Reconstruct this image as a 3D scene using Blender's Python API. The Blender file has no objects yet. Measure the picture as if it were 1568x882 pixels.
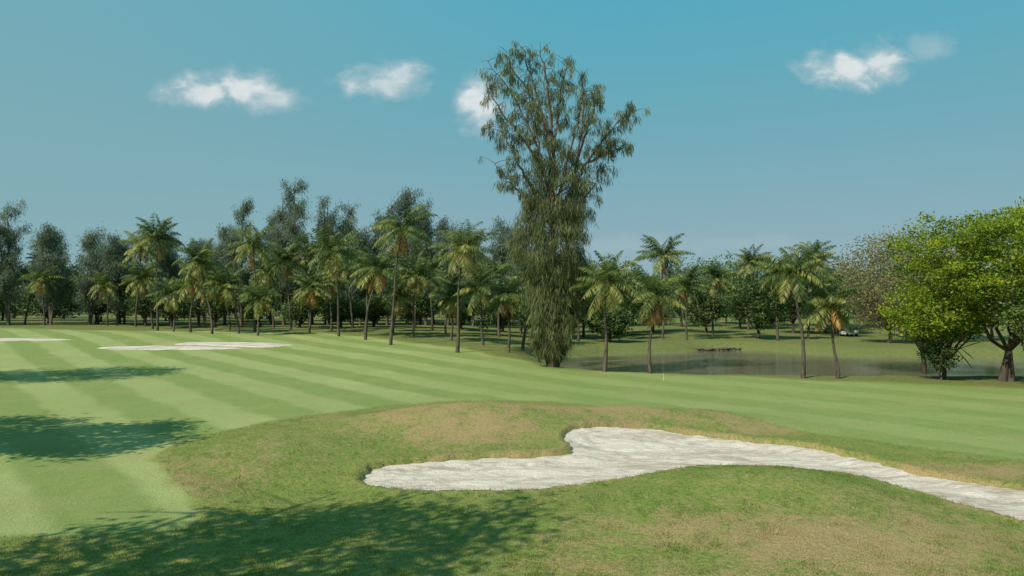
import bpy, math
import numpy as np
from mathutils import Vector
R = np.random.default_rng(7)

# ---------------------------------------------------------------- helpers
def sm(a, b, t):
    t = np.clip((t - a) / (b - a), 0, 1)
    return t * t * (3 - 2 * t)

def vnoise(x, y, seed=0.0):
    xi = np.floor(x); yi = np.floor(y)
    fx = x - xi; fy = y - yi
    fx = fx * fx * (3 - 2 * fx); fy = fy * fy * (3 - 2 * fy)
    def h(i, j):
        s = np.sin(i * 127.1 + j * 311.7 + seed * 74.7) * 43758.5453
        return s - np.floor(s)
    a = h(xi, yi); b = h(xi + 1, yi); c = h(xi, yi + 1); d = h(xi + 1, yi + 1)
    return (a * (1 - fx) + b * fx) * (1 - fy) + (c * (1 - fx) + d * fx) * fy

def fbm(x, y, seed=0.0, o=4):
    s = 0; a = 0.5; n = 0
    for k in range(o):
        s = s + a * vnoise(x * 2 ** k, y * 2 ** k, seed + k * 3.1)
        n += a; a *= 0.5
    return s / n

def sdpoly(px, py, poly):
    """signed distance, positive inside"""
    d = np.full(px.shape, 1e18); ins = np.zeros(px.shape, bool)
    n = len(poly)
    for i in range(n):
        ax, ay = poly[i]; bx, by = poly[(i + 1) % n]
        ex, ey = bx - ax, by - ay
        wx, wy = px - ax, py - ay
        t = np.clip((wx * ex + wy * ey) / (ex * ex + ey * ey + 1e-12), 0, 1)
        dx = wx - ex * t; dy = wy - ey * t
        d = np.minimum(d, dx * dx + dy * dy)
        c = ((ay > py) != (by > py))
        xx = ax + (py - ay) * ex / (ey if abs(ey) > 1e-9 else 1e-9)
        ins ^= (c & (px < xx))
    d = np.sqrt(d)
    return np.where(ins, d, -d)

def smooth_poly(poly, it=2):
    p = [tuple(q) for q in poly]
    for _ in range(it):
        q = []
        for i in range(len(p)):
            a = p[i]; b = p[(i + 1) % len(p)]
            q.append((a[0] * .75 + b[0] * .25, a[1] * .75 + b[1] * .25))
            q.append((a[0] * .25 + b[0] * .75, a[1] * .25 + b[1] * .75))
        p = q
    return p

# ---------------------------------------------------------------- site plan (metres)
BUNKER = smooth_poly([(-4.5, 21.8), (-4.3, 23.2), (-3.0, 23.7), (-1.36, 24.3), (0.34, 24.5), (1.5, 24.7), (2.05, 25.2),
    (1.7, 26.6), (2.3, 28.0), (4.4, 28.9), (6.6, 28.5), (8.15, 27.8), (9.8, 26.8), (10.8, 25.7), (11.3, 24.5),
    (11.6, 23.3), (12.0, 22.0), (12.8, 20.9), (13.9, 20.0), (16, 19.1), (20, 18), (21, 15), (17, 12.2), (13, 13.6),
    (11.6, 16.2), (11.0, 17.5), (10.5, 18.8), (9.9, 20.1), (9.2, 21.3), (8.1, 22.0), (6.9, 22.3), (5.5, 22.2),
    (4.5, 21.7), (3.2, 20.8), (1.7, 20.1), (.28, 19.7), (-1.46, 19.75), (-3.26, 20.1), (-4.15, 20.8)], 1)
POND = smooth_poly([(3.5, 67), (6.5, 60.0), (12, 57.0), (20, 55.5), (30, 53.5), (40, 52.5), (50, 52), (64, 56), (68, 66), (60, 76), (48, 76), (38, 78),
    (32, 82), (29, 86), (27.5, 90), (24.5, 91), (22.5, 86), (14, 83), (7.5, 80)], 2)
ROUGH = smooth_poly([(-60, 15.6), (-11, 16), (-8.0, 16.2), (-7.0, 17.4), (-9.4, 20.5), (-12.4, 25), (-9.8, 31.5), (-5.2, 37.0),
    (-1, 38.6), (2.5, 37.5), (6.6, 34.5), (10.3, 30.3), (12.7, 26.8), (16, 23.6), (22, 20.5), (60, 10), (60, -60), (-60, -60)], 2)
FARROUGH = [(-400, 150), (-60, 103), (-30, 95), (-17, 86), (-5, 70), (3, 56), (15, 49.5), (28, 42.5), (45, 34), (400, -60),
    (3000, 3000), (-3000, 3000)]

def gs(x, y, cx, cy, sx, sy):
    return np.exp(-((x - cx) / sx) ** 2 - ((y - cy) / sy) ** 2)

WATER_Z = -.80
def H(x, y):
    z = 1.2 * sm(45, 100, y) * (1 - sm(-10, 15, x))
    z = z + 1.2 * sm(90, 165, y) * sm(-5, 20, x)
    z = z + 2.5 * sm(170, 420, y)
    z = z + 0.16 * np.sin(x * .11 + 1) * np.sin(y * .10 + .4) * sm(30, 50, y)
    z = z + 0.98 * gs(x, y, -1.6, 29.6, 5.0, 2.9)
    z = z + 0.50 * gs(x, y, 6.2, 31.3, 4.5, 2.0)
    z = z + 0.30 * gs(x, y, -8.0, 25.5, 3.0, 3.4)
    z = z + 0.52 * gs(x, y, 6.7, 19.4, 2.7, 2.2)
    z = z + 0.28 * gs(x, y, 6.5, 16, 5, 4)
    z = z - 0.22 * gs(x, y, -5.6, 19.5, 2.4, 3.0)
    z = z + 0.12 * (fbm(x * .6, y * .6, 4) - .5)
    sd = sdpoly(x, y, POND) + 1.4 * (fbm(x * .35, y * .35, 9) - .5)
    w = sm(-5.0, 2.0, sd)
    z = z * (1 - w) + (-1.4) * w
    return z

def Hs(x, y):
    return float(H(np.array([float(x)]), np.array([float(y)]))[0])

# ---------------------------------------------------------------- material helpers
class G:
    def __init__(s, tree):
        s.t = tree; s.t.nodes.clear()
    def n(s, typ, ins=None, **kw):
        nd = s.t.nodes.new(typ)
        for k, v in kw.items(): setattr(nd, k, v)
        for k, v in (ins or {}).items():
            sock = nd.inputs[k]
            if hasattr(v, 'is_output') and hasattr(v, 'links'): s.t.links.new(v, sock)
            else: sock.default_value = v
        return nd
    def m(s, op, a, b=0.0, c=None, clamp=False):
        ins = {0: a, 1: b}
        if c is not None: ins[2] = c
        return s.n('ShaderNodeMath', ins, operation=op, use_clamp=clamp).outputs[0]
    def ss(s, v, a, b, lo=0.0, hi=1.0):
        return s.n('ShaderNodeMapRange', {0: v, 1: a, 2: b, 3: lo, 4: hi}, interpolation_type='SMOOTHSTEP').outputs[0]
    def mix(s, f, a, b, blend='MIX'):
        if isinstance(a, tuple) and len(a) == 3: a = (*a, 1)
        if isinstance(b, tuple) and len(b) == 3: b = (*b, 1)
        return s.n('ShaderNodeMix', {0: f, 6: a, 7: b}, data_type='RGBA', blend_type=blend).outputs[2]
    def noise(s, vec, sc, det=3, rough=.55, dist=0.0):
        return s.n('ShaderNodeTexNoise', {'Vector': vec, 'Scale': sc, 'Detail': det, 'Roughness': rough, 'Distortion': dist}).outputs[0]
    def attr(s, name):
        return s.n('ShaderNodeAttribute', attribute_name=name).outputs['Fac']

def newmat(name):
    m = bpy.data.materials.new(name); m.use_nodes = True
    return m, G(m.node_tree)

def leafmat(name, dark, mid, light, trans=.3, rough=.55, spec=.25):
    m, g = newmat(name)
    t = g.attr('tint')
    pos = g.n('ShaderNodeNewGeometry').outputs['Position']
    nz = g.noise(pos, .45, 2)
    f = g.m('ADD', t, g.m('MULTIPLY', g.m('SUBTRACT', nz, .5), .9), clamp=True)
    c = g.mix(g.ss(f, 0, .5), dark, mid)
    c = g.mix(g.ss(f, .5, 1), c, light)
    p = g.n('ShaderNodeBsdfPrincipled', {'Base Color': c, 'Roughness': rough, 'Specular IOR Level': spec})
    tr = g.n('ShaderNodeBsdfTranslucent', {'Color': c})
    mx = g.n('ShaderNodeMixShader', {0: trans, 1: p.outputs[0], 2: tr.outputs[0]})
    g.n('ShaderNodeOutputMaterial', {0: mx.outputs[0]})
    return m

def barkmat(name, a, b, sc=3.0):
    m, g = newmat(name)
    pos = g.n('ShaderNodeNewGeometry').outputs['Position']
    mp = g.n('ShaderNodeMapping', {'Vector': pos, 'Scale': (1.0, 1.0, .35)}).outputs[0]
    nz = g.noise(mp, sc, 5, .65)
    c = g.mix(g.ss(nz, .3, .7), a, b)
    bp = g.n('ShaderNodeBump', {'Strength': .6, 'Distance': .05, 'Height': nz})
    p = g.n('ShaderNodeBsdfPrincipled', {'Base Color': c, 'Roughness': .9, 'Specular IOR Level': .15, 'Normal': bp.outputs[0]})
    g.n('ShaderNodeOutputMaterial', {0: p.outputs[0]})
    return m

def plainmat(name, col, rough=.6, var=.15, sc=6.0, spec=.3):
    m, g = newmat(name)
    pos = g.n('ShaderNodeNewGeometry').outputs['Position']
    nz = g.noise(pos, sc, 4)
    c = g.mix(g.ss(nz, .3, .7), tuple(v * (1 - var) for v in col), tuple(min(1, v * (1 + var)) for v in col))
    p = g.n('ShaderNodeBsdfPrincipled', {'Base Color': c, 'Roughness': rough, 'Specular IOR Level': spec})
    g.n('ShaderNodeOutputMaterial', {0: p.outputs[0]})
    return m

# ---------------------------------------------------------------- mesh builder (all quads)
class MB:
    def __init__(s): s.v = []; s.f = []; s.mi = []; s.t = []; s.n = 0
    def add(s, v, f, mi, t):
        v = np.asarray(v, float); f = np.asarray(f, int)
        s.v.append(v); s.f.append(f + s.n); s.mi.append(np.full(len(f), mi)); s.t.append(np.broadcast_to(t, (len(v),)).astype(float))
        s.n += len(v)
    def tube(s, pts, rad, sides=6, mi=0, t=.5):
        pts = np.asarray(pts, float); n = len(pts); rad = np.asarray(rad, float)
        d = np.gradient(pts, axis=0); d /= np.linalg.norm(d, axis=1)[:, None] + 1e-9
        up = np.where(np.abs(d[:, 2:3]) > .9, np.array([[1., 0, 0]]), np.array([[0, 0, 1.]]))
        a = np.cross(d, up); a /= np.linalg.norm(a, axis=1)[:, None] + 1e-9
        b = np.cross(d, a)
        for i in range(1, n):
            if np.dot(a[i], a[i - 1]) < 0: a[i] *= -1; b[i] *= -1
        an = np.arange(sides) * 2 * math.pi / sides
        v = pts[:, None] + rad[:, None, None] * (a[:, None] * np.cos(an)[None, :, None] + b[:, None] * np.sin(an)[None, :, None])
        i, j = np.meshgrid(np.arange(n - 1), np.arange(sides), indexing='ij')
        i = i.ravel(); j = j.ravel(); k = (j + 1) % sides
        s.add(v.reshape(-1, 3), np.stack([i * sides + j, i * sides + k, (i + 1) * sides + k, (i + 1) * sides + j], 1), mi, t)
    def leaves(s, P, D, L, W, t, mi=1, rng=R, side=None):
        n = len(P)
        if n == 0: return
        D = D / (np.linalg.norm(D, axis=1)[:, None] + 1e-9)
        if side is None: side = np.cross(D, rng.normal(size=(n, 3)))
        side = side / (np.linalg.norm(side, axis=1)[:, None] + 1e-9)
        L = np.broadcast_to(L, (n,))[:, None]; W = np.broadcast_to(W, (n,))[:, None]
        v = np.stack([P, P + D * L * .4 + side * W / 2, P + D * L, P + D * L * .4 - side * W / 2], 1)
        s.add(v.reshape(-1, 3), np.arange(n * 4).reshape(-1, 4), mi, np.repeat(np.broadcast_to(t, (n,)), 4))
    def build(s, name, mats, loc=(0, 0, 0), smooth=False):
        v = np.concatenate(s.v); f = np.concatenate(s.f)
        me = bpy.data.meshes.new(name)
        me.vertices.add(len(v)); me.vertices.foreach_set('co', v.ravel())
        me.loops.add(len(f) * 4); me.loops.foreach_set('vertex_index', f.ravel())
        me.polygons.add(len(f)); me.polygons.foreach_set('loop_start', np.arange(len(f)) * 4)
        me.polygons.foreach_set('loop_total', np.full(len(f), 4))
        for m in mats: me.materials.append(m)
        me.polygons.foreach_set('material_index', np.concatenate(s.mi))
        if smooth: me.polygons.foreach_set('use_smooth', np.ones(len(f), bool))
        a = me.attributes.new('tint', 'FLOAT', 'POINT'); a.data.foreach_set('value', np.concatenate(s.t))
        me.update(calc_edges=True); me.validate()
        o = bpy.data.objects.new(name, me); o.location = loc
        bpy.context.collection.objects.link(o)
        return o

def grid_mesh(name, X, Y, Z, mats, attrs=None, keep=None):
    ny, nx = X.shape
    v = np.stack([X, Y, Z], -1).reshape(-1, 3)
    j, i = np.meshgrid(np.arange(ny - 1), np.arange(nx - 1), indexing='ij')
    a = j * nx + i
    f = np.stack([a, a + 1, a + nx + 1, a + nx], -1).reshape(-1, 4)
    attrs = attrs or {}
    if keep is not None:
        kf = keep.ravel()[f].any(axis=1); f = f[kf]
        used = np.unique(f); mp = -np.ones(len(v), int); mp[used] = np.arange(len(used))
        v = v[used]; f = mp[f]; attrs = {k: q.ravel()[used] for k, q in attrs.items()}
    me = bpy.data.meshes.new(name)
    me.vertices.add(len(v)); me.vertices.foreach_set('co', v.ravel())
    me.loops.add(len(f) * 4); me.loops.foreach_set('vertex_index', f.ravel())
    me.polygons.add(len(f)); me.polygons.foreach_set('loop_start', np.arange(len(f)) * 4)
    me.polygons.foreach_set('loop_total', np.full(len(f), 4))
    me.polygons.foreach_set('use_smooth', np.ones(len(f), bool))
    for m in mats: me.materials.append(m)
    for k, q in attrs.items():
        at = me.attributes.new(k, 'FLOAT', 'POINT'); at.data.foreach_set('value', np.ascontiguousarray(q.ravel(), dtype=float))
    me.update(calc_edges=True)
    o = bpy.data.objects.new(name, me); bpy.context.collection.objects.link(o)
    return o

# ---------------------------------------------------------------- ground
def bunker_sd(x, y):
    return sdpoly(x, y, BUNKER) + .26 * (fbm(x * 1.3, y * 1.3, 21) - .5) + .16 * (vnoise(x * 4.5, y * 4.5, 5) - .5)

def dry_map(x, y, sd):
    n = fbm(x * .45, y * .45, 31, 4)
    n2 = fbm(x * 1.7, y * 1.7, 37, 3)
    area = (1.0 * gs(x, y, -3.5, 31.5, 5.0, 3.0) + .8 * gs(x, y, 3.5, 32, 6, 2.6) + .7 * gs(x, y, -9.5, 21, 2.4, 5) + .5 * gs(x, y, -2, 27, 4, 2.5)
            + .6 * gs(x, y, 3.5, 15, 5, 2.6) + .35 * gs(x, y, 9, 15, 4, 4) + .6 * gs(x, y, 9.5, 29.2, 3.5, 1.2) + .6 * gs(x, y, 14, 22.3, 4, 1.2)
            - .35 * gs(x, y, -4.5, 18.5, 3.2, 2.6) - .15 * gs(x, y, 8, 19.8, 3, 1.5))
    return np.clip(area * (-.1 + 2.1 * n) + (n2 - .5) * .85 + .05 + .35 * np.exp(-(sd / .35) ** 2), 0, 1)

xs = np.concatenate([-np.geomspace(3000, 60, 16)[:-1], np.arange(-60, -14, .8), np.arange(-14, 22, .12), np.arange(22, 72, .8), np.geomspace(72, 3000, 16)])
ys = np.concatenate([-np.geomspace(400, 20, 6)[:-1], np.arange(-20, 12, 1.5), np.arange(12, 33, .12), np.arange(33, 112, .5), np.geomspace(112, 4000, 34)])
X, Y = np.meshgrid(xs, ys)
Z = H(X, Y)
bsd = bunker_sd(X, Y)
Zg = Z - .45 * sm(-.02, .22, bsd) + .05 * sm(-.6, -.05, bsd) * (1 - sm(-.05, .05, bsd))
rs = sdpoly(X, Y, ROUGH) + .7 * (fbm(X * .8, Y * .8, 3) - .5)
fr = sdpoly(X, Y, FARROUGH) + 2.5 * (fbm(X * .2, Y * .2, 8) - .5)
fair = (1 - sm(-.25, .35, rs)) * (1 - sm(-.4, .8, fr))
dry = dry_map(X, Y, bsd) * sm(-1.0, .6, rs)
frd = sm(-.5, 2, fr)

mg, g = newmat('grass_ground')
pos = g.n('ShaderNodeNewGeometry').outputs['Position']
sep = g.n('ShaderNodeSeparateXYZ', {0: pos})
af, ad, ar = g.attr('fair'), g.attr('dry'), g.attr('farrough')
wob = g.m('MULTIPLY', g.m('SUBTRACT', g.noise(pos, .22, 3), .5), 1.2)
u = g.m('ADD', g.m('ADD', g.m('MULTIPLY', sep.outputs[0], .78), g.m('MULTIPLY', sep.outputs[1], .626)), wob)
st = g.ss(g.m('SINE', g.m('MULTIPLY', u, math.pi / 2.4)), -.4, .4)
n1 = g.noise(pos, .35, 4); n2 = g.noise(pos, 3.0, 5, .65); n3 = g.noise(pos, 28.0, 4, .7); n4 = g.noise(pos, .07, 3)
n5 = g.noise(pos, .12, 3); n6 = g.noise(pos, 7.5, 4, .7)
leftw = g.ss(sep.outputs[0], 6, -12, .45, 1.0)
stv = g.m('MULTIPLY', g.m('MULTIPLY', st, g.ss(n5, .3, .65, .6, 1.0)), leftw)
fc = g.mix(stv, (.218, .290, .080), (.365, .420, .160))
fc = g.mix(g.m('MULTIPLY', g.ss(n1, .40, .75), .5), fc, (.345, .335, .135))
fc = g.mix(g.m('MULTIPLY', g.ss(n4, .4, .7), .25), fc, (.205, .32, .095))
fc = g.mix(g.ss(n2, .42, .78, 0, .5), fc, (.34, .33, .14))
rc = g.mix(g.ss(n1, .3, .7), (.185, .265, .050), (.255, .29, .072))
rc = g.mix(g.ss(n2, .38, .72, 0, .75), rc, (.33, .285, .105))
rc = g.mix(g.ss(n6, .55, .38, 0, .6), rc, (.11, .155, .037))
rc = g.mix(g.m('MULTIPLY', ar, .9), rc, g.mix(g.ss(n2, .35, .7), (.12, .165, .045), (.235, .215, .08)))  # far rough: brownish grass, with tree shade darkened into its colour
dd = g.m('MULTIPLY', g.ss(g.m('ADD', ad, g.m('ADD', g.m('MULTIPLY', g.m('SUBTRACT', n2, .5), 1.1), g.m('MULTIPLY', g.m('SUBTRACT', n6, .5), 1.1))), .12, .9), .88)
rc = g.mix(dd, rc, (.40, .285, .14))
c = g.mix(af, rc, fc)
c = g.mix(g.ss(n3, .2, .75), g.mix(.5, c, (.04, .06, .015)), c)
fine = g.ss(n3, .3, .7, .9, 1.2)
vm = g.n('ShaderNodeVectorMath', {0: c, 'Scale': fine}, operation='SCALE').outputs[0]
rgh = g.m('SUBTRACT', 1.0, af)
hh = g.m('ADD', g.m('ADD', n3, g.m('MULTIPLY', n2, 1.0)), g.m('MULTIPLY', g.m('MULTIPLY', n6, rgh), 3.0))
bp = g.n('ShaderNodeBump', {'Strength': .6, 'Distance': .05, 'Height': hh})
p = g.n('ShaderNodeBsdfPrincipled', {'Base Color': vm, 'Roughness': .85, 'Specular IOR Level': .12, 'Normal': bp.outputs[0]})
g.n('ShaderNodeOutputMaterial', {0: p.outputs[0]})
grid_mesh('ground', X, Y, Zg, [mg], {'fair': fair, 'dry': dry, 'farrough': frd})

# ---------------------------------------------------------------- sand
ms, g = newmat('bunker_sand')
pos = g.n('ShaderNodeNewGeometry').outputs['Position']
mp = g.n('ShaderNodeMapping', {'Vector': pos, 'Rotation': (0, 0, .35), 'Scale': (.6, 1.5, 1)}).outputs[0]
n1 = g.noise(mp, .9, 6, .65, .8); n2 = g.noise(pos, 14, 5, .7); n3 = g.noise(mp, 4.0, 4, .65)
c = g.mix(g.ss(n1, .36, .60), (.42, .345, .27), (.65, .58, .49))
c = g.mix(g.ss(n3, .45, .75, 0, .7), c, (.74, .69, .61))
c = g.mix(g.ss(n2, .2, .6, .5, 0), c, (.31, .25, .19))
hh = g.m('ADD', g.m('MULTIPLY', n3, 1.0), g.m('MULTIPLY', n2, .4))
bp = g.n('ShaderNodeBump', {'Strength': .85, 'Distance': .12, 'Height': hh})
p = g.n('ShaderNodeBsdfPrincipled', {'Base Color': c, 'Roughness': .95, 'Specular IOR Level': .1, 'Normal': bp.outputs[0]})
g.n('ShaderNodeOutputMaterial', {0: p.outputs[0]})
sx = np.arange(-6, 22.2, .1); sy = np.arange(11.5, 30.5, .1)
SX, SY = np.meshgrid(sx, sy)
ssd = bunker_sd(SX, SY)
SZ = H(SX, SY) - .13 - .10 * sm(.1, 1.2, ssd) + .13 * (fbm(SX * 1.2 + SY * .5, SY * 2.0, 51) - .5) + .06 * (fbm(SX * 4, SY * 4, 55) - .5)
grid_mesh('sand_bunker', SX, SY, SZ, [ms], keep=ssd > -.18)

def far_bunker(cx, cy, rx, ry, seed):
    na, nr = 72, 10
    an = np.linspace(0, 2 * math.pi, na + 1)
    rr = np.linspace(0.001, 1, nr)
    A, RR = np.meshgrid(an, rr)
    k = 1 + .28 * np.sin(2 * A + seed) + .13 * np.sin(3 * A + seed * 2) + .06 * np.sin(7 * A + seed)
    x = cx + rx * RR * k * np.cos(A); y = cy + ry * RR * k * np.sin(A)
    z = H(x, y) + .05 + .05 * np.sin(RR * 3.1) - .08 * (RR > .999)
    grid_mesh('sand_bunker', x, y, z, [ms])
far_bunker(-33.5, 72.0, 5.5, 2.0, .6)
far_bunker(-28.2, 76.5, 5.0, 2.6, 2.2)
far_bunker(-57.0, 79.0, 7.5, 2.2, 1.0)

# ---------------------------------------------------------------- water
mw, g = newmat('pond_water')
pos = g.n('ShaderNodeNewGeometry').outputs['Position']
mp = g.n('ShaderNodeMapping', {'Vector': pos, 'Scale': (.5, 1.6, 1)}).outputs[0]
nz = g.noise(mp, 2.2, 4, .6)
bp = g.n('ShaderNodeBump', {'Strength': .24, 'Distance': .06, 'Height': nz})
c = g.mix(g.ss(g.noise(pos, .12, 3), .35, .65), (.14, .125, .085), (.19, .17, .12))
p = g.n('ShaderNodeBsdfPrincipled', {'Base Color': c, 'Roughness': .06, 'IOR': 1.40, 'Specular IOR Level': .8, 'Normal': bp.outputs[0]})
g.n('ShaderNodeOutputMaterial', {0: p.outputs[0]})
WX, WY = np.meshgrid(np.linspace(-1, 74, 12), np.linspace(48, 95, 8))
grid_mesh('pond_water', WX, WY, WX * 0 + WATER_Z, [mw])

# ---------------------------------------------------------------- vegetation materials
bark = barkmat('bark_grey', (.08, .062, .046), (.19, .155, .12))
bark_d = barkmat('bark_dark', (.04, .032, .024), (.11, .09, .068))
palmbark = barkmat('bark_palm', (.06, .05, .038), (.15, .125, .095), 5)
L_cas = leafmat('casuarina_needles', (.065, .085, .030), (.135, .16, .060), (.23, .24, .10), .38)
L_casf = leafmat('casuarina_needles_hazed', (.09, .13, .09), (.15, .20, .13), (.23, .275, .165), .4)  # paler, bluer needles: distance haze mixed into the leaf colour
L_palm = leafmat('palm_leaflets', (.062, .10, .028), (.14, .195, .05), (.35, .35, .10), .38, .45, .4)
L_dead = leafmat('dead_fronds', (.17, .10, .04), (.35, .21, .08), (.54, .33, .11), .25)
L_rain = leafmat('rain_tree_leaves', (.085, .13, .014), (.20, .28, .022), (.37, .43, .035), .42)
L_dark = leafmat('broadleaf_leaves', (.045, .08, .026), (.085, .14, .038), (.155, .22, .055), .32)
L_mid = leafmat('broadleaf_leaves_bright', (.07, .115, .032), (.14, .21, .048), (.225, .305, .07), .35)
L_brown = leafmat('dry_canopy_leaves', (.18, .155, .085), (.27, .24, .12), (.29, .32, .11), .4)
L_far = leafmat('distant_leaves_hazed', (.115, .175, .135), (.155, .23, .15), (.21, .29, .165), .25)  # aerial haze painted into these leaf colours, no atmosphere in the scene

def curve_pts(a, b, bow, n=6):
    a = np.asarray(a, float); b = np.asarray(b, float); t = np.linspace(0, 1, n)[:, None]
    return a + (b - a) * t + np.asarray(bow, float) * (np.sin(t * math.pi))

# ---------------------------------------------------------------- palms
def palm(x, y, tot, fl=3.2, ndead=3, lean=None, nf=28):
    rng = np.random.default_rng(int(abs(x * 31 + y * 17 + tot * 7)) + 5)
    mb = MB()
    h = max(tot - fl * .5, 1.5)
    if ndead < 9: ndead = max(1, ndead - 1)
    nf = int(nf * rng.uniform(.75, 1.15))
    if lean is None: lean = rng.normal(0, .11 * h, 2)
    t = np.linspace(0, 1, 14)
    tp = np.stack([lean[0] * t ** 1.7 + .25 * np.sin(t * 5 + x) * t * (1 - t) * 2, lean[1] * t ** 1.7, h * t], 1)
    r = .075 + .085 * (1 - t) ** 3 + .02 * (1 - t); r[-1] *= 1.2
    mb.tube(tp, r * (1.05 if h > 6 else .9), 8, 0)
    top = tp[-1]
    mb.tube([top - [0, 0, .3], top + [0, 0, .1], top + [0, 0, .6]], [.13, .2, .05], 6, 1, .6)
    tint_bias = rng.normal(0, .12)  # random tint shift for the whole palm
    for i in range(nf + ndead):
        dead = i >= nf
        az = i * 2.399 + rng.normal(0, .3)
        q = (i + .5) / nf
        if dead: e = math.radians(rng.uniform(-80, -45)); L = fl * rng.uniform(.6, .9); droop = math.radians(30)
        else: e = math.radians(80 - 118 * q ** .95 + rng.normal(0, 10)); L = fl * rng.uniform(.8, 1.12); droop = math.radians(rng.uniform(50, 95)) * (.7 + .3 * (1 - q))
        ns = 12; ts = np.linspace(0, 1, ns)
        ang = np.maximum(e - droop * ts ** 1.4, -1.5)
        d = np.stack([np.cos(az) * np.cos(ang), np.sin(az) * np.cos(ang), np.sin(ang)], 1)
        pts = top + np.concatenate([[[0, 0, 0]], np.cumsum(d[:-1] * L / (ns - 1), 0)]) + [0, 0, .15]
        mi = 2 if dead else 1
        tt = float(np.clip(.22 + .42 * q + tint_bias + rng.normal(0, .22), 0, 1))
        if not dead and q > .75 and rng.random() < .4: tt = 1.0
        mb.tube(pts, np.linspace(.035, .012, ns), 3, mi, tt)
        m = 26
        tl = np.linspace(.10, 1, m) + rng.normal(0, .008, m); tl = np.clip(tl, 0, 1)
        P = np.stack([np.interp(tl, ts, pts[:, k]) for k in range(3)], 1)
        Dd = np.stack([np.interp(tl, ts, d[:, k]) for k in range(3)], 1)
        s = np.array([-math.sin(az), math.cos(az), 0.])
        for sg in (-1, 1):
            hang = 1.4 if dead else .4 + .7 * rng.random()
            D = sg * s * .9 + Dd * .55 + np.array([0, 0, -hang]) + rng.normal(0, .1, (m, 3))
            ll = fl * .27 * np.sin(np.pi * (tl * .80 + .14)) + .14
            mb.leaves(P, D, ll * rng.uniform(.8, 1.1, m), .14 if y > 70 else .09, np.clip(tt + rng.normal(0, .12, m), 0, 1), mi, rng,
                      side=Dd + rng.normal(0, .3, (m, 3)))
    for k in range(8):
        a = rng.uniform(0, 6.28); c = top + [math.cos(a) * .28, math.sin(a) * .28, -.25 + rng.normal(0, .1)]
        mb.tube([c - [0, 0, .13], c - [0, 0, .06], c + [0, 0, .06], c + [0, 0, .13]], [.02, .12, .12, .02], 6, 1, .8 if k % 2 else .2)
    return mb.build('coconut_palm', [palmbark, L_palm, L_dead], (x, y, Hs(x, y) - .05))

palms = [(-81, 124, 12, 3.4, 4), (-69, 124, 6.5, 3.0, 4), (-58, 115, 14.1, 3.8, 4), (-48, 101, 14.6, 3.8, 3), (-40.5, 94, 8.0, 3.2, 3),
    (-36.2, 90, 10.5, 3.4, 3), (-33.3, 91, 7.4, 3.1, 4), (-32.4, 94, 13.0, 4.0, 3), (-29.7, 100, 11, 3.5, 4), (-27.4, 101, 12.3, 3.7, 2),
    (-20.2, 87, 11.7, 3.8, 5), (-16.1, 82, 9.6, 3.4, 8), (-12.2, 75, 13.4, 3.7, 4), (-11.2, 84, 8.7, 3.2, 8), (-10.5, 98, 10, 3.4, 6),
    (-4.9, 67, 11, 3.3, 4), (-2.9, 75, 7.2, 2.9, 3), (-.3, 68, 6.5, 2.8, 5), (2.3, 66, 7.4, 3.0, 3), (-23.5, 97, 8.5, 3.3, 3), (-8, 90, 7.5, 3.1, 4), (-64, 118, 8, 3.3, 3),
    (6.7, 54, 7.8, 2.9, 3), (9.8, 53, 7.1, 2.9, 14), (22.5, 96, 8.6, 3.1, 12), (19.8, 98, 13, 3.8, 3), (38, 120, 12.5, 3.6, 2),
    (19.1, 49, 8.1, 2.4, 3), (33.8, 95, 10.6, 3.5, 3), (38.5, 97, 12.4, 3.7, 3), (21.2, 48.6, 6.0, 2.3, 9), (14, 98, 8, 3.1, 3), (47, 108, 9, 3.2, 3),
    (-44, 97, 6.5, 3, 4), (-37.5, 99, 8.5, 3.2, 5), (-25, 92, 7, 3, 4), (-22, 103, 10.5, 3.4, 5), (-18.2, 93, 9.4, 3.2, 10), (-14, 88, 6.2, 3, 6), (-13.5, 104, 10, 3.4, 6),
    (-7.2, 101, 9.2, 3.3, 4), (-6.5, 80, 6.0, 2.8, 4), (-1.5, 88, 8.6, 3.1, 3), (-52, 108, 9, 3.4, 4), (-46, 112, 7.4, 3.2, 5), (-34.5, 108, 9.8, 3.4, 4), (-30, 88, 5.8, 2.9, 3),
    (-74, 118, 9, 3.3, 4), (-87, 116, 11, 3.4, 3), (1.0, 72, 8.4, 3, 3), (28, 104, 9.5, 3.2, 4), (8, 90, 8.2, 3, 3)]
for (x, y, tot, fl, nd) in palms:
    ln = {(21.2, 48.6): (-.45, .2), (19.1, 49): (-.55, 0), (9.8, 53): (.35, 0), (-48, 101): (-.2, 0), (6.7, 54): (.2, 0)}.get((x, y))
    palm(x, y, tot, fl, nd, ln)

# ---------------------------------------------------------------- casuarinas
def needle_clump(mb, c, rng, n, sig, L, W, tb, out=(0, 0, 0), spread=.38, zs=.8):
    P = c + rng.normal(size=(n, 3)) * np.array([sig, sig, sig * zs])
    D = np.stack([rng.normal(0, spread, n), rng.normal(0, spread, n), -np.ones(n)], 1) + np.asarray(out)
    mb.leaves(P, D, rng.uniform(.6, 1.15, n) * L, W, np.clip(tb + rng.normal(0, .16, n), 0, 1), 1, rng)

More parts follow.
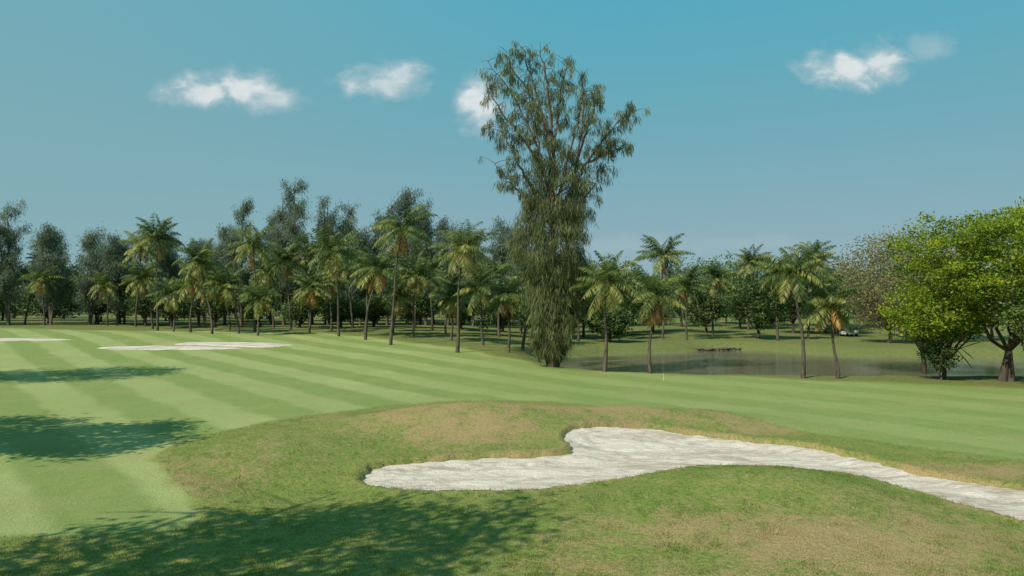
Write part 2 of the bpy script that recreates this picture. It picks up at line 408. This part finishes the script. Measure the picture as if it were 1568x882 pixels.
def casuarina(x, y, h, r, dens=1.0, name='casuarina_tree'):
    rng = np.random.default_rng(int(abs(x * 53 + y * 11 + h * 3)) + 2)
    mb = MB()
    stems = rng.integers(2, 5)
    for s in range(stems):
        a0 = rng.uniform(0, 6.28); off = 0 if s == 0 else r * rng.uniform(.25, .6)
        hs = h * (1 if s == 0 else rng.uniform(.7, .97))
        tx = math.cos(a0) * off; ty = math.sin(a0) * off
        t = np.linspace(0, 1, 9)
        tr = np.stack([tx * t + .3 * np.sin(t * 4 + a0) * t, ty * t + .2 * np.sin(t * 5) * t, hs * t], 1)
        mb.tube(tr, .20 * (h / 18) * (1 - t) ** .8 + .02, 6, 0)
        for i in range(int(42 / stems) + 7):
            q = rng.uniform(.16, .97)
            b = np.array([np.interp(q, t, tr[:, k]) for k in range(3)])
            a = rng.uniform(0, 6.28)
            prof = .95 - .45 * max(0, q - .45) / .55
            ln = r * prof * rng.uniform(.35, .88)
            e = b + [math.cos(a) * ln, math.sin(a) * ln, ln * rng.uniform(.7, 1.5)]
            if e[2] > hs * 1.0: e[2] = hs * rng.uniform(.94, 1.02)
            lp = curve_pts(b, e, (math.cos(a) * .15 * ln, math.sin(a) * .15 * ln, -.15 * ln), 5)
            mb.tube(lp, np.linspace(.055, .012, 5) * (h / 18), 4, 0)
            tb = float(np.clip(rng.normal(.5, .2), 0, 1))
            for k in range(6):
                w = rng.uniform(.25, 1.08)
                c = b + (e - b) * w + rng.normal(0, .22, 3)
                needle_clump(mb, c, rng, int(30 * dens), .34, .6, .08, tb, (math.cos(a) * .3, math.sin(a) * .3, .25), .5, 1.3)
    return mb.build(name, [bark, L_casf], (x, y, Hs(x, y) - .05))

cas = [(-81, 120, 19.8, 4.0), (-78, 126, 15.5, 3.4), (-74.2, 120, 15.8, 3.0), (-68.5, 121, 15.2, 3.6), (-63, 119, 14.8, 3.6), (-55, 120, 14.6, 3.4), (-59, 124, 12.5, 3.4),
    (-43.5, 120, 20.4, 3.6), (-47, 122, 16, 3.0), (-37, 121, 21, 3.3), (-34.6, 119, 22.9, 3.4), (-29.6, 120, 21, 3.1), (-26.6, 122, 20, 3.0),
    (-24, 118, 15.4, 2.8), (-19.9, 119, 19, 3.2), (-17.0, 121, 22.4, 3.4), (-13.6, 118, 19.4, 3.4), (-10.2, 119, 17.5, 3.3), (-6, 116, 15, 3.2),
    (-1.3, 105, 15.6, 3.0), (1.2, 100, 14.2, 2.8), (-40, 124, 18, 3.2), (-86, 118, 17, 4), (-52, 126, 14, 3.2), (-71, 128, 14.5, 3.5), (5, 112, 12, 3), (-22.5, 124, 17.5, 3), (-31.5, 126, 18, 3),
    (-65.5, 126, 13.5, 3.4), (-49.5, 118, 13, 3), (-8, 124, 16, 3.2), (-15.5, 126, 18, 3.2)]
for a in cas: casuarina(*a)

# hero casuarina --------------------------------------------------
def hero():
    rng = np.random.default_rng(11)
    mb = MB()
    S = np.array([1.03, 1.03, 1.035])
    def limb(pts, r0, r1, sides=7):
        pts = np.array(pts, float) * S
        n = max(8, 4 * len(pts)); t = np.linspace(0, len(pts) - 1, n); k = np.arange(len(pts))
        P = np.stack([np.interp(t, k, pts[:, i]) for i in range(3)], 1)
        Q = P.copy()
        for _ in range(3): Q[1:-1] = (Q[:-2] + 2 * Q[1:-1] + Q[2:]) / 4
        Q[1:-1] += rng.normal(0, .06, (n - 2, 3))
        mb.tube(Q, np.linspace(r0, r1, n), sides, 0)
        return Q
    trunk = limb([(0, 0, -.1), (.15, 0, 3), (.05, 0, 7), (-.1, .1, 11), (.1, 0, 14.5), (-.1, .1, 18), (-.5, 0, 21.5), (-.9, 0, 23.4)], .34, .03, 10)
    trunk2 = limb([(.3, .25, -.1), (.75, .4, 3.5), (1.0, .5, 8), (1.2, .4, 12), (2.0, .5, 16), (2.4, .3, 19), (2.2, .2, 21.6)], .20, .03)
    trunk3 = limb([(-.3, .1, -.1), (-.75, 0, 3), (-1.2, 0, 7), (-1.7, -.2, 10.5), (-2.4, -.2, 13)], .13, .02)
    main = [
        [(-.1, 0, 12.6), (-1.4, -.2, 17), (-2.8, -.4, 19.8), (-4.8, -.4, 22.6)],
        [(0, 0, 14), (-.7, .5, 19), (-1.6, .6, 22.0), (-2.3, .6, 23.9)],
        [(0, 0, 15), (.3, .6, 19), (.9, .8, 21.8), (1.3, .9, 23.0)],
        [(.9, .3, 12.2), (2.3, 0, 14.8), (3.9, -.2, 17.0), (5.0, -.3, 18.3), (6.2, -.3, 19.0)],
        [(0, 0, 10.8), (-2.0, .5, 12.6), (-3.3, .6, 13.9), (-4.3, .6, 15.2)],
        [(-.8, -.1, 14.7), (-2.5, -.8, 17.2), (-3.8, -1, 18.6), (-4.9, -1.1, 20.8)],
        [(1.8, .5, 15), (2.6, .8, 17.6), (3.3, 1, 19.6), (3.1, 1, 20.4)],
        [(0, 0, 11.5), (-.8, -1.6, 15), (-1.6, -2.4, 18), (-2.2, -2.8, 20)],
        [(.4, 0, 12.5), (1.2, -1.6, 15.5), (1.7, -2.5, 18), (2.0, -2.8, 19.6)],
        [(0, 0, 13.5), (.2, 1.8, 17), (.0, 2.6, 20), (-.2, 2.8, 22)],
        [(2.6, 0, 15.2), (4.1, .6, 16.0), (5.0, .8, 16.2), (5.5, .9, 16.8)],
        [(.6, 0, 9.5), (2.0, .3, 11.8), (3.1, .5, 13.4), (3.7, .6, 15.1)],
        [(-.2, 0, 17.5), (-1.6, .3, 20.3), (-3.0, .4, 22.2), (-3.4, .4, 23.5)],
        [(-.5, 0, 11.8), (-2.4, -.8, 14.6), (-3.3, -1, 16.4), (-3.9, -1.1, 17.6)],
    ]
    limbs = [limb(m, .12, .025, 6) for m in main]
    tips = []
    def twigs(Q, i, k, lo, hi):
        for _ in range(k):
            a = rng.uniform(0, 6.28); ln = rng.uniform(lo, hi)
            d = np.array([math.cos(a), math.sin(a) * .8, rng.uniform(.0, .7)])
            e = Q[i] + d * ln
            mb.tube(curve_pts(Q[i], e, (0, 0, .1), 4), [.03, .024, .018, .01], 3, 0)
            tips.append((e, d, ln))
            if rng.random() < .35: tips.append((Q[i] + d * ln * .55, d, ln))
    for Q in limbs:
        n = len(Q)
        for i in range(int(n * .25), n): twigs(Q, i, 2, .4, 1.5)
    for Q, s0 in ((trunk, .54), (trunk2, .48)):
        n = len(Q)
        for i in range(int(n * s0), n): twigs(Q, i, 2, .5, 1.6)
    for e, d, ln in tips:
        if rng.random() < .26: continue
        tb = float(np.clip(rng.normal(.50, .26), 0, 1))
        n = rng.integers(20, 46)
        needle_clump(mb, e + [0, 0, -.05], rng, n, .15, .58, .04, tb, d * .12, .22, .9)
        if rng.random() < .55: needle_clump(mb, e + [rng.normal(0, .13), rng.normal(0, .13), -.42], rng, n // 2, .10, .55, .04, tb - .1, d * .05, .16, 1.2)
    # lower crown: hanging curtain round the stems, uneven columns
    zk = [1.0, 2.5, 5, 8, 11, 13, 15, 17]
    rk = [.75, 1.35, 2.0, 2.6, 2.7, 2.4, 2.2, 1.8]
    for i in range(1000):
        z = 1.3 + 15.5 * rng.random() ** 1.1
        a = rng.uniform(0, 6.28)
        rad = np.interp(z, zk, rk) * (.60 + .72 * vnoise(np.array([z * .8]), np.array([a * 1.3]), 3)[0])
        if z > 12 and rng.random() < (z - 12) / 6: continue
        rr = rad * math.sqrt(rng.uniform(.08, 1))
        c = np.array([math.cos(a) * rr * 1.12 + .15 - .2 * math.sin(z * .7), math.sin(a) * rr, z])
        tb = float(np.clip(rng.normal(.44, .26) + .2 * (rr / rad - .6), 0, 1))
        if rng.random() < .3:
            b = np.array([.1, 0, z - .8]); mb.tube(curve_pts(b, c, (0, 0, .2), 4), [.045, .035, .025, .012], 3, 0)
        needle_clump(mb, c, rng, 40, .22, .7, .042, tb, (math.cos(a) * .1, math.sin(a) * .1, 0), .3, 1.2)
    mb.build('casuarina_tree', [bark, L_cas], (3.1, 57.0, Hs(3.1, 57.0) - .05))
hero()

# ---------------------------------------------------------------- broadleaf trees
def broadleaf(x, y, h, r, mat, base=.3, leaf=.25, nclump=140, per=40, name='broadleaf_tree', seed=None, tr=.22, rz=None, sig=.5,
              barkm=None, sparse=0.0, trunk_n=1, off=(0, 0), lobe=.42):
    rng = np.random.default_rng(seed if seed is not None else int(abs(x * 37 + y * 13 + h * 5)) + 9)
    mb = MB()
    zb = h * base; cz = (h + zb) / 2; rz = rz or (h - zb) / 2
    cc = np.array([off[0], off[1], cz])
    nl = 8
    la = rng.uniform(0, 6.28, nl); lz = rng.uniform(-.6, .75, nl)
    lob = np.stack([np.cos(la) * np.sqrt(1 - lz ** 2), np.sin(la) * np.sqrt(1 - lz ** 2), lz], 1)
    fork = np.array([off[0] * .3, off[1] * .3, max(zb * rng.uniform(.7, 1.0), h * .15)])
    for k in range(trunk_n):
        b0 = np.array([rng.normal(0, .5), rng.normal(0, .3), -.1]) if k else np.array([0, 0, -.1])
        mb.tube(curve_pts(b0, fork, (rng.normal(0, .12), 0, 0), 8), tr * np.array([1.35, 1.1, 1, .95, .9, .85, .82, .8]), 8, 0)
    for i in range(11):
        v = rng.normal(size=3); v[2] = abs(v[2]) * .8 + .15; v /= np.linalg.norm(v)
        e = cc + v * np.array([r, r, rz]) * .8
        lp = curve_pts(fork, e, (0, 0, -.05 * r), 7) + np.concatenate([[[0, 0, 0]], rng.normal(0, .04 * r, (6, 3))])
        mb.tube(lp, np.linspace(tr * .5, .03, 7), 5, 0)
        for j in range(3):
            s = lp[rng.integers(2, 6)]; v2 = v + rng.normal(0, .6, 3); e2 = s + v2 / np.linalg.norm(v2) * r * .4
            mb.tube(curve_pts(s, e2, (0, 0, .05), 4), [tr * .2, tr * .14, .03, .015], 4, 0)
    v = rng.normal(size=(nclump, 3)); v /= np.linalg.norm(v, axis=1)[:, None]
    rad = np.maximum(0, 1 - lobe * (1 - np.max(v @ lob.T, 1)) * 2.0)
    rad = rad * rng.uniform(.35, 1.08, nclump) ** .5
    C = cc + v * rad[:, None] * np.array([r, r, rz])
    low = C[:, 2] < zb * .95; C[low, 2] = zb * .95 + rng.uniform(0, .8, low.sum())
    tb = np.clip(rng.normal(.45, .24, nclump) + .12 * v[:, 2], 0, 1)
    pick = np.repeat(np.arange(nclump), per)
    if sparse > 0: pick = pick[rng.random(len(pick)) > sparse]
    n = len(pick)
    P = C[pick] + rng.normal(size=(n, 3)) * np.array([sig, sig, sig * .5])
    D = v[pick] * .4 + rng.normal(size=(n, 3)); D[:, 2] *= .6
    mb.leaves(P, D, leaf * rng.uniform(.7, 1.3, n), leaf * .6, np.clip(tb[pick] + rng.normal(0, .13, n), 0, 1), 1, rng)
    return mb.build(name, [barkm or bark_d, mat], (x, y, Hs(x, y) - .05))

# big rain trees on the right
broadleaf(30.2, 46.0, 12.0, 7.4, L_rain, base=.20, leaf=.20, nclump=560, per=78, name='rain_tree', seed=3, tr=.24, sig=.36, off=(1.6, .3), trunk_n=2, lobe=.55)
broadleaf(27.2, 47.2, 7.2, 3.5, L_rain, base=.14, leaf=.19, nclump=250, per=60, name='rain_tree', seed=4, tr=.14, sig=.36, lobe=.5)
broadleaf(29.3, 42.6, 6.6, 2.5, L_mid, base=.30, leaf=.19, nclump=120, per=55, name='rain_tree', seed=15, tr=.12, sig=.34, off=(.9, 0))
broadleaf(38.5, 48, 12.5, 7.5, L_rain, base=.25, leaf=.24, nclump=380, per=50, name='rain_tree', seed=5, tr=.3, sig=.45)
broadleaf(33, 60, 12.8, 6.8, L_brown, base=.25, leaf=.20, nclump=520, per=50, name='dry_canopy_tree', seed=6, tr=.2, sig=.6, lobe=.45)
broadleaf(45.5, 90, 9.6, 5.0, L_brown, base=.1, leaf=.30, nclump=260, per=30, name='dry_canopy_tree', seed=8, tr=.25, sig=.5)
broadleaf(52, 95, 11.0, 6.0, L_mid, base=.1, leaf=.32, nclump=280, per=30, name='broadleaf_tree', seed=9, tr=.25, sig=.5)
broadleaf(26.6, 46.5, 2.6, 1.0, L_dark, base=.2, leaf=.16, nclump=60, per=40, name='shrub', seed=21, tr=.07, sig=.2)

# mid distance trees beyond the pond
for (x, y, h, r, m) in [(32.3, 98, 8.4, 4.1, L_dark), (29, 112, 7.5, 3.4, L_dark), (16, 110, 9.8, 5.4, L_mid), (10, 104, 10.2, 5.0, L_dark), (22, 116, 9.0, 4.6, L_mid),
        (6.5, 98, 9.4, 4.4, L_dark), (41.5, 110, 9.6, 4.8, L_dark), (47, 112, 9.4, 5, L_mid), (38, 124, 10.0, 5, L_dark), (56, 104, 10.5, 5.5, L_dark), (63, 98, 11, 6, L_mid),
        (12, 92, 4.6, 2.6, L_dark), (46, 132, 11, 6, L_mid), (54, 128, 12, 6, L_dark), (62, 125, 12, 6, L_mid), (14, 130, 12, 5.5, L_mid), (22, 136, 12, 6, L_dark), (5, 126, 12, 5.5, L_dark),
        (30, 132, 11.5, 5, L_dark), (40, 140, 12.5, 6, L_mid), (50, 120, 10, 5, L_dark)]:
    broadleaf(x, y, h, r, m, base=.05, leaf=.34, nclump=170, per=46, sig=.5, lobe=.55)

# understory below the casuarinas on the left
rr = np.random.default_rng(77)
for i, px in enumerate([-112, -104, -97, -90, -84, -71.5, -66, -60, -54, -49.5, -43, -38, -33, -28, -23, -18, -13, -8, -3, 2]):
    yy = 128 + rr.uniform(-6, 12)
    broadleaf(px, yy, rr.uniform(8, 12), rr.uniform(4.4, 6.0), L_dark if rr.random() < .7 else L_mid, base=.07, leaf=.42, nclump=130, per=42, sig=.6, lobe=.5)
for px in (-118, -108, -100, -92, -80, -69, -58, -47, -36, -26, -16, -6):
    broadleaf(px, 146 + rr.uniform(-3, 3), rr.uniform(11, 14), rr.uniform(6, 7.5), L_dark, base=.05, leaf=.5, nclump=150, per=42, sig=.7, lobe=.4)
for px, yy in [(-30, 106), (-24.5, 107), (-20.5, 110), (-14, 106), (-7, 104), (-1.5, 92), (-38, 112), (-52, 114), (3.5, 84), (-58, 118), (-45, 113)]:
    broadleaf(px, yy, rr.uniform(4.5, 7), rr.uniform(2.6, 3.6), L_dark, base=.06, leaf=.34, nclump=100, per=40, sig=.45, lobe=.5)

# shade trees standing beside the viewpoint, outside the frame
for (x, y, h, r, b) in [(-13.8, 7.8, 17, 5.0, .45), (-19.0, 1.4, 16, 5.0, .45), (-22.6, 21, 12, 3.8, .5), (-28.5, 22.5, 12, 4, .5), (-38.5, 41.5, 17, 5.4, .62), (-46, 40, 17, 5, .55)]:
    broadleaf(x, y, h, r, L_dark, base=b, leaf=.30, nclump=170, per=42, sig=.5, tr=.28)

# distant mass of trees
def mass():
    rng = np.random.default_rng(5); mb = MB()
    spots = []
    for x in np.arange(-300, 330, 7.0): spots.append((x + rng.normal(0, 2), 215 + rng.normal(0, 12), rng.uniform(12, 15.5) + (3.0 if 20 < x < 130 else 0), rng.uniform(5, 8)))
    for x in np.arange(-260, 6, 8.0): spots.append((x + rng.normal(0, 2), 168 + rng.normal(0, 6), rng.uniform(8, 12), rng.uniform(4.5, 6.5)))
    for x in np.arange(72, 200, 7.0): spots.append((x + rng.normal(0, 2), 160 + rng.normal(0, 8), rng.uniform(10, 14), rng.uniform(5, 7)))
    for x in (10, 22, 29, 36, 54, 61, 68, 75): spots.append((x, 172 + rng.normal(0, 5), rng.uniform(10, 15), 5.5))
    for (x, y, h, r) in spots:
        z0 = Hs(x, y)
        mb.tube([(x, y, z0 - .2), (x + .2, y, z0 + h * .25), (x, y, z0 + h * .5)], [.35, .3, .2], 5, 0)
        nc = 50; v = rng.normal(size=(nc, 3)); v /= np.linalg.norm(v, axis=1)[:, None]
        C = np.array([x, y, z0 + h * .52]) + v * np.array([r, r, h * .48]) * rng.uniform(.4, 1.05, (nc, 1)) ** .5
        pick = np.repeat(np.arange(nc), 26); n = len(pick)
        P = C[pick] + rng.normal(size=(n, 3)) * [.9, .9, .6]
        tb = np.clip(rng.normal(.45, .15) + rng.normal(0, .18, nc), 0, 1)
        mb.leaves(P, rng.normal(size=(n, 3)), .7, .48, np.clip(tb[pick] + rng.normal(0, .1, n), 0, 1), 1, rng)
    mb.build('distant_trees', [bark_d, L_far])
mass()

# ---------------------------------------------------------------- grass blades in the near rough and on the bunker lip
def blades():
    rng = np.random.default_rng(12)
    n = 290000
    y = 12.6 + (34 - 12.6) * rng.random(n) ** 1.45
    x = rng.uniform(-.74, .74, n) * y
    tuft = .6 * vnoise(x * 2.6, y * 2.6, 61) + .4 * vnoise(x * 6.5, y * 6.5, 63)
    k = (sdpoly(x, y, ROUGH) > .1) & (bunker_sd(x, y) < -.02) & (rng.random(n) < .2 + 1.9 * np.clip(tuft - .38, 0, 1))
    x, y, tuft = x[k], y[k], tuft[k]
    ln = rng.uniform(.025, .045, len(x)) + .11 * np.clip(tuft - .5, 0, 1)
    dk = -.8 * np.clip(tuft - .52, 0, 1)
    m = 90000
    lx = rng.uniform(-5.5, 19, m); ly = rng.uniform(12.5, 30, m)
    s = bunker_sd(lx, ly); k = (s > -.20) & (s < .04); lx, ly = lx[k], ly[k]
    x = np.concatenate([x, lx]); y = np.concatenate([y, ly]); ln = np.concatenate([ln, rng.uniform(.05, .13, len(lx))])
    dk = np.concatenate([dk, np.full(len(lx), .05)])
    sd = bunker_sd(x, y)
    z = H(x, y) + .02 - .2 * sm(-.02, .22, sd)
    d = np.clip(dry_map(x, y, sd) * .9 + .12 + dk + rng.normal(0, .18, len(x)), 0, 1)
    mb = MB()
    D = np.stack([rng.normal(0, .5, len(x)), rng.normal(0, .5, len(x)), np.ones(len(x))], 1)
    mb.leaves(np.stack([x, y, z], 1), D, ln, .012, d, 0, rng)
    gm = leafmat('grass_blades', (.14, .225, .04), (.27, .30, .08), (.47, .35, .17), .35)
    mb.build('rough_grass', [gm])
blades()

# ---------------------------------------------------------------- small things
def box(mb, c, s, mi):
    x, y, z = c; a, b, d = s[0] / 2, s[1] / 2, s[2] / 2
    v = [(x - a, y - b, z - d), (x + a, y - b, z - d), (x + a, y + b, z - d), (x - a, y + b, z - d), (x - a, y - b, z + d), (x + a, y - b, z + d), (x + a, y + b, z + d), (x - a, y + b, z + d)]
    mb.add(v, [(0, 3, 2, 1), (4, 5, 6, 7), (0, 1, 5, 4), (1, 2, 6, 5), (2, 3, 7, 6), (3, 0, 4, 7)], mi, .5)

yel = plainmat('yellow_paint', (.60, .52, .18), .5, .1)
mb = MB()
mb.tube([(0, 0, -.1), (0, 0, .02), (0, 0, .46), (0, 0, .48), (0, 0, .50)], [.016, .02, .02, .016, .004], 8, 0)
mb.tube([(0, 0, .36), (0, 0, .362), (0, 0, .41), (0, 0, .412)], [.016, .026, .026, .016], 8, 0)
mb.build('yellow_marker_stake', [yel], (9.85, 48.5, Hs(9.85, 48.5)))

white = plainmat('white_paint', (.62, .62, .60), .35, .05); black = plainmat('black_rubber', (.02, .02, .02), .7); seatm = plainmat('beige_vinyl', (.45, .38, .28), .5); metal = plainmat('dark_metal', (.08, .08, .08), .4)
mb = MB()
box(mb, (0, 0, .42), (2.3, 1.15, .22), 0); box(mb, (-.75, 0, .64), (.75, 1.1, .22), 0); box(mb, (.92, 0, .68), (.45, 1.05, .30), 0)
box(mb, (-.35, 0, .82), (.5, 1.0, .12), 2); box(mb, (-.62, 0, 1.08), (.12, 1.0, .42), 2)
box(mb, (-.05, 0, 1.88), (1.75, 1.2, .07), 0)
for px in (.72, -.85):
    for py in (-.5, .5): mb.tube([(px, py, .7), (px * .95, py, 1.3), (px * .92, py, 1.85)], [.025] * 3, 6, 3)
for px in (.78, -.72):
    for py in (-.52, .52):
        mb.tube([(px, py - .09, .24), (px, py - .085, .24), (px, py + .085, .24), (px, py + .09, .24)], [.02, .24, .24, .02], 14, 1)
mb.tube([(.45, .25, .8), (.38, .25, 1.0), (.3, .25, 1.15)], [.02] * 3, 6, 3)
o = mb.build('golf_cart', [white, black, seatm, metal], (47.2, 104.5, Hs(47.2, 104.5))); o.rotation_euler = (0, 0, .2)

stone = barkmat('weir_stone', (.05, .045, .035), (.14, .125, .10), 2)
mb = MB(); rng = np.random.default_rng(4)
for i in range(44):
    t = i / 43; x = 19.6 + 7.8 * t; y = 90.6 - 1.6 * math.sin(t * 3.1) + rng.normal(0, .25); s = rng.uniform(.14, .26); z = WATER_Z + .05 + rng.uniform(0, .16)
    k = np.array([.15, .75, 1, .8, .2]) * s * rng.uniform(1.0, 1.6, 5)
    mb.tube([(x, y, z - s * .6), (x, y, z - s * .35), (x + rng.normal(0, .04), y, z), (x, y, z + s * .35), (x, y, z + s * .5)], k, 7, 0)
mb.build('stone_edging', [stone])

# ---------------------------------------------------------------- sky
w = bpy.data.worlds.new('World'); bpy.context.scene.world = w; w.use_nodes = True
g = G(w.node_tree)
SUN = Vector((-.75, -.66, 1.0)).normalized()
elev = math.asin(SUN.z); rot = math.atan2(SUN.x, SUN.y)
sky = g.n('ShaderNodeTexSky', sky_type='NISHITA', sun_disc=False, sun_elevation=elev, sun_rotation=rot % (2 * math.pi), air_density=1.0, dust_density=1.5, ozone_density=1.5)
d = g.n('ShaderNodeTexCoord').outputs['Generated']
sp = g.n('ShaderNodeSeparateXYZ', {0: d}); dx, dy, dz = sp.outputs
ramp = g.n('ShaderNodeValToRGB', {0: dz}); cr = ramp.color_ramp
cr.elements[0].position = 0.0; cr.elements[0].color = (.31, .44, .485, 1)
cr.elements[1].position = 1.0; cr.elements[1].color = (.10, .34, .47, 1)
for ps, col in ((.08, (.245, .395, .455, 1)), (.20, (.165, .385, .455, 1)), (.30, (.112, .385, .48, 1)), (.42, (.078, .39, .52, 1))):
    e = cr.elements.new(ps); e.color = col
left = g.ss(dx, .15, -.6, 0, .55)
base = g.mix(left, ramp.outputs[0], (.215, .405, .435))
base = g.n('ShaderNodeVectorMath', {0: base, 'Scale': 10.5}, operation='SCALE').outputs[0]
base = g.mix(.93, sky.outputs[0], base)
yy = g.m('MAXIMUM', dy, .05)
uu = g.m('DIVIDE', dx, yy); vv = g.m('DIVIDE', dz, yy)
cv = g.n('ShaderNodeCombineXYZ', {0: uu, 1: g.m('MULTIPLY', vv, 1.5), 2: 0.0}).outputs[0]
cn = g.noise(cv, 24, 7, .58, .3)
tot = None
for (cu, cvv, a, bt, bb, k) in [(-.415, .280, .080, .034, .024, .95), (-.365, .286, .066, .036, .032, .95), (-.325, .270, .060, .026, .024, .8), (-.175, .295, .076, .033, .032, .85), (-.15, .304, .046, .03, .028, .8), (-.043, .268, .044, .052, .048, .95), (-.035, .245, .030, .03, .034, .7),
        (.452, .314, .078, .036, .034, .95), (.50, .324, .056, .036, .036, .92), (.56, .34, .045, .035, .024, .42), (.16, .075, .16, .02, .014, .22), (.33, .078, .11, .016, .012, .18)]:
    ex = g.m('DIVIDE', g.m('SUBTRACT', uu, cu), a)
    ey0 = g.m('SUBTRACT', vv, cvv)
    ey = g.m('ADD', g.m('DIVIDE', g.m('MAXIMUM', ey0, 0.0), bt), g.m('DIVIDE', g.m('MINIMUM', ey0, 0.0), bb))
    rr_ = g.m('SQRT', g.m('ADD', g.m('MULTIPLY', ex, ex), g.m('MULTIPLY', ey, ey)))
    q = g.m('ADD', g.m('SUBTRACT', 1.0, rr_), g.m('MULTIPLY', g.m('SUBTRACT', cn, .5), 1.5))
    q = g.m('MULTIPLY', g.ss(q, -.02, .85), k)
    tot = q if tot is None else g.m('MAXIMUM', tot, q)
front = g.ss(dy, .1, .3)
tot = g.m('MULTIPLY', tot, front)
ccol = g.mix(g.ss(g.m('ADD', g.m('MULTIPLY', cn, .6), g.m('MULTIPLY', tot, .55)), .50, 1.0), (4.8, 5.9, 6.3), (8.0, 8.3, 8.3))
col = g.mix(g.m('MULTIPLY', tot, .95), base, ccol)
bg = g.n('ShaderNodeBackground', {0: col, 1: .1})
g.n('ShaderNodeOutputWorld', {0: bg.outputs[0]})

sl = bpy.data.lights.new('sun', 'SUN'); sl.energy = 5.0; sl.angle = math.radians(.5); sl.color = (1, .92, .78)
so = bpy.data.objects.new('sun', sl); bpy.context.collection.objects.link(so)
so.rotation_euler = SUN.to_track_quat('Z', 'Y').to_euler(); so.location = (-40, -40, 60)

# ---------------------------------------------------------------- camera
cam = bpy.data.cameras.new('camera'); cam.lens = 26.2; cam.sensor_width = 36; cam.clip_end = 8000; cam.clip_start = .1
co = bpy.data.objects.new('camera', cam); bpy.context.collection.objects.link(co)
co.location = (0, 0, 5); co.rotation_euler = (math.radians(90 + 1.055), 0, 0)
sc = bpy.context.scene; sc.camera = co
sc.view_settings.view_transform = 'Standard'; sc.view_settings.look = 'None'; sc.view_settings.exposure = 0
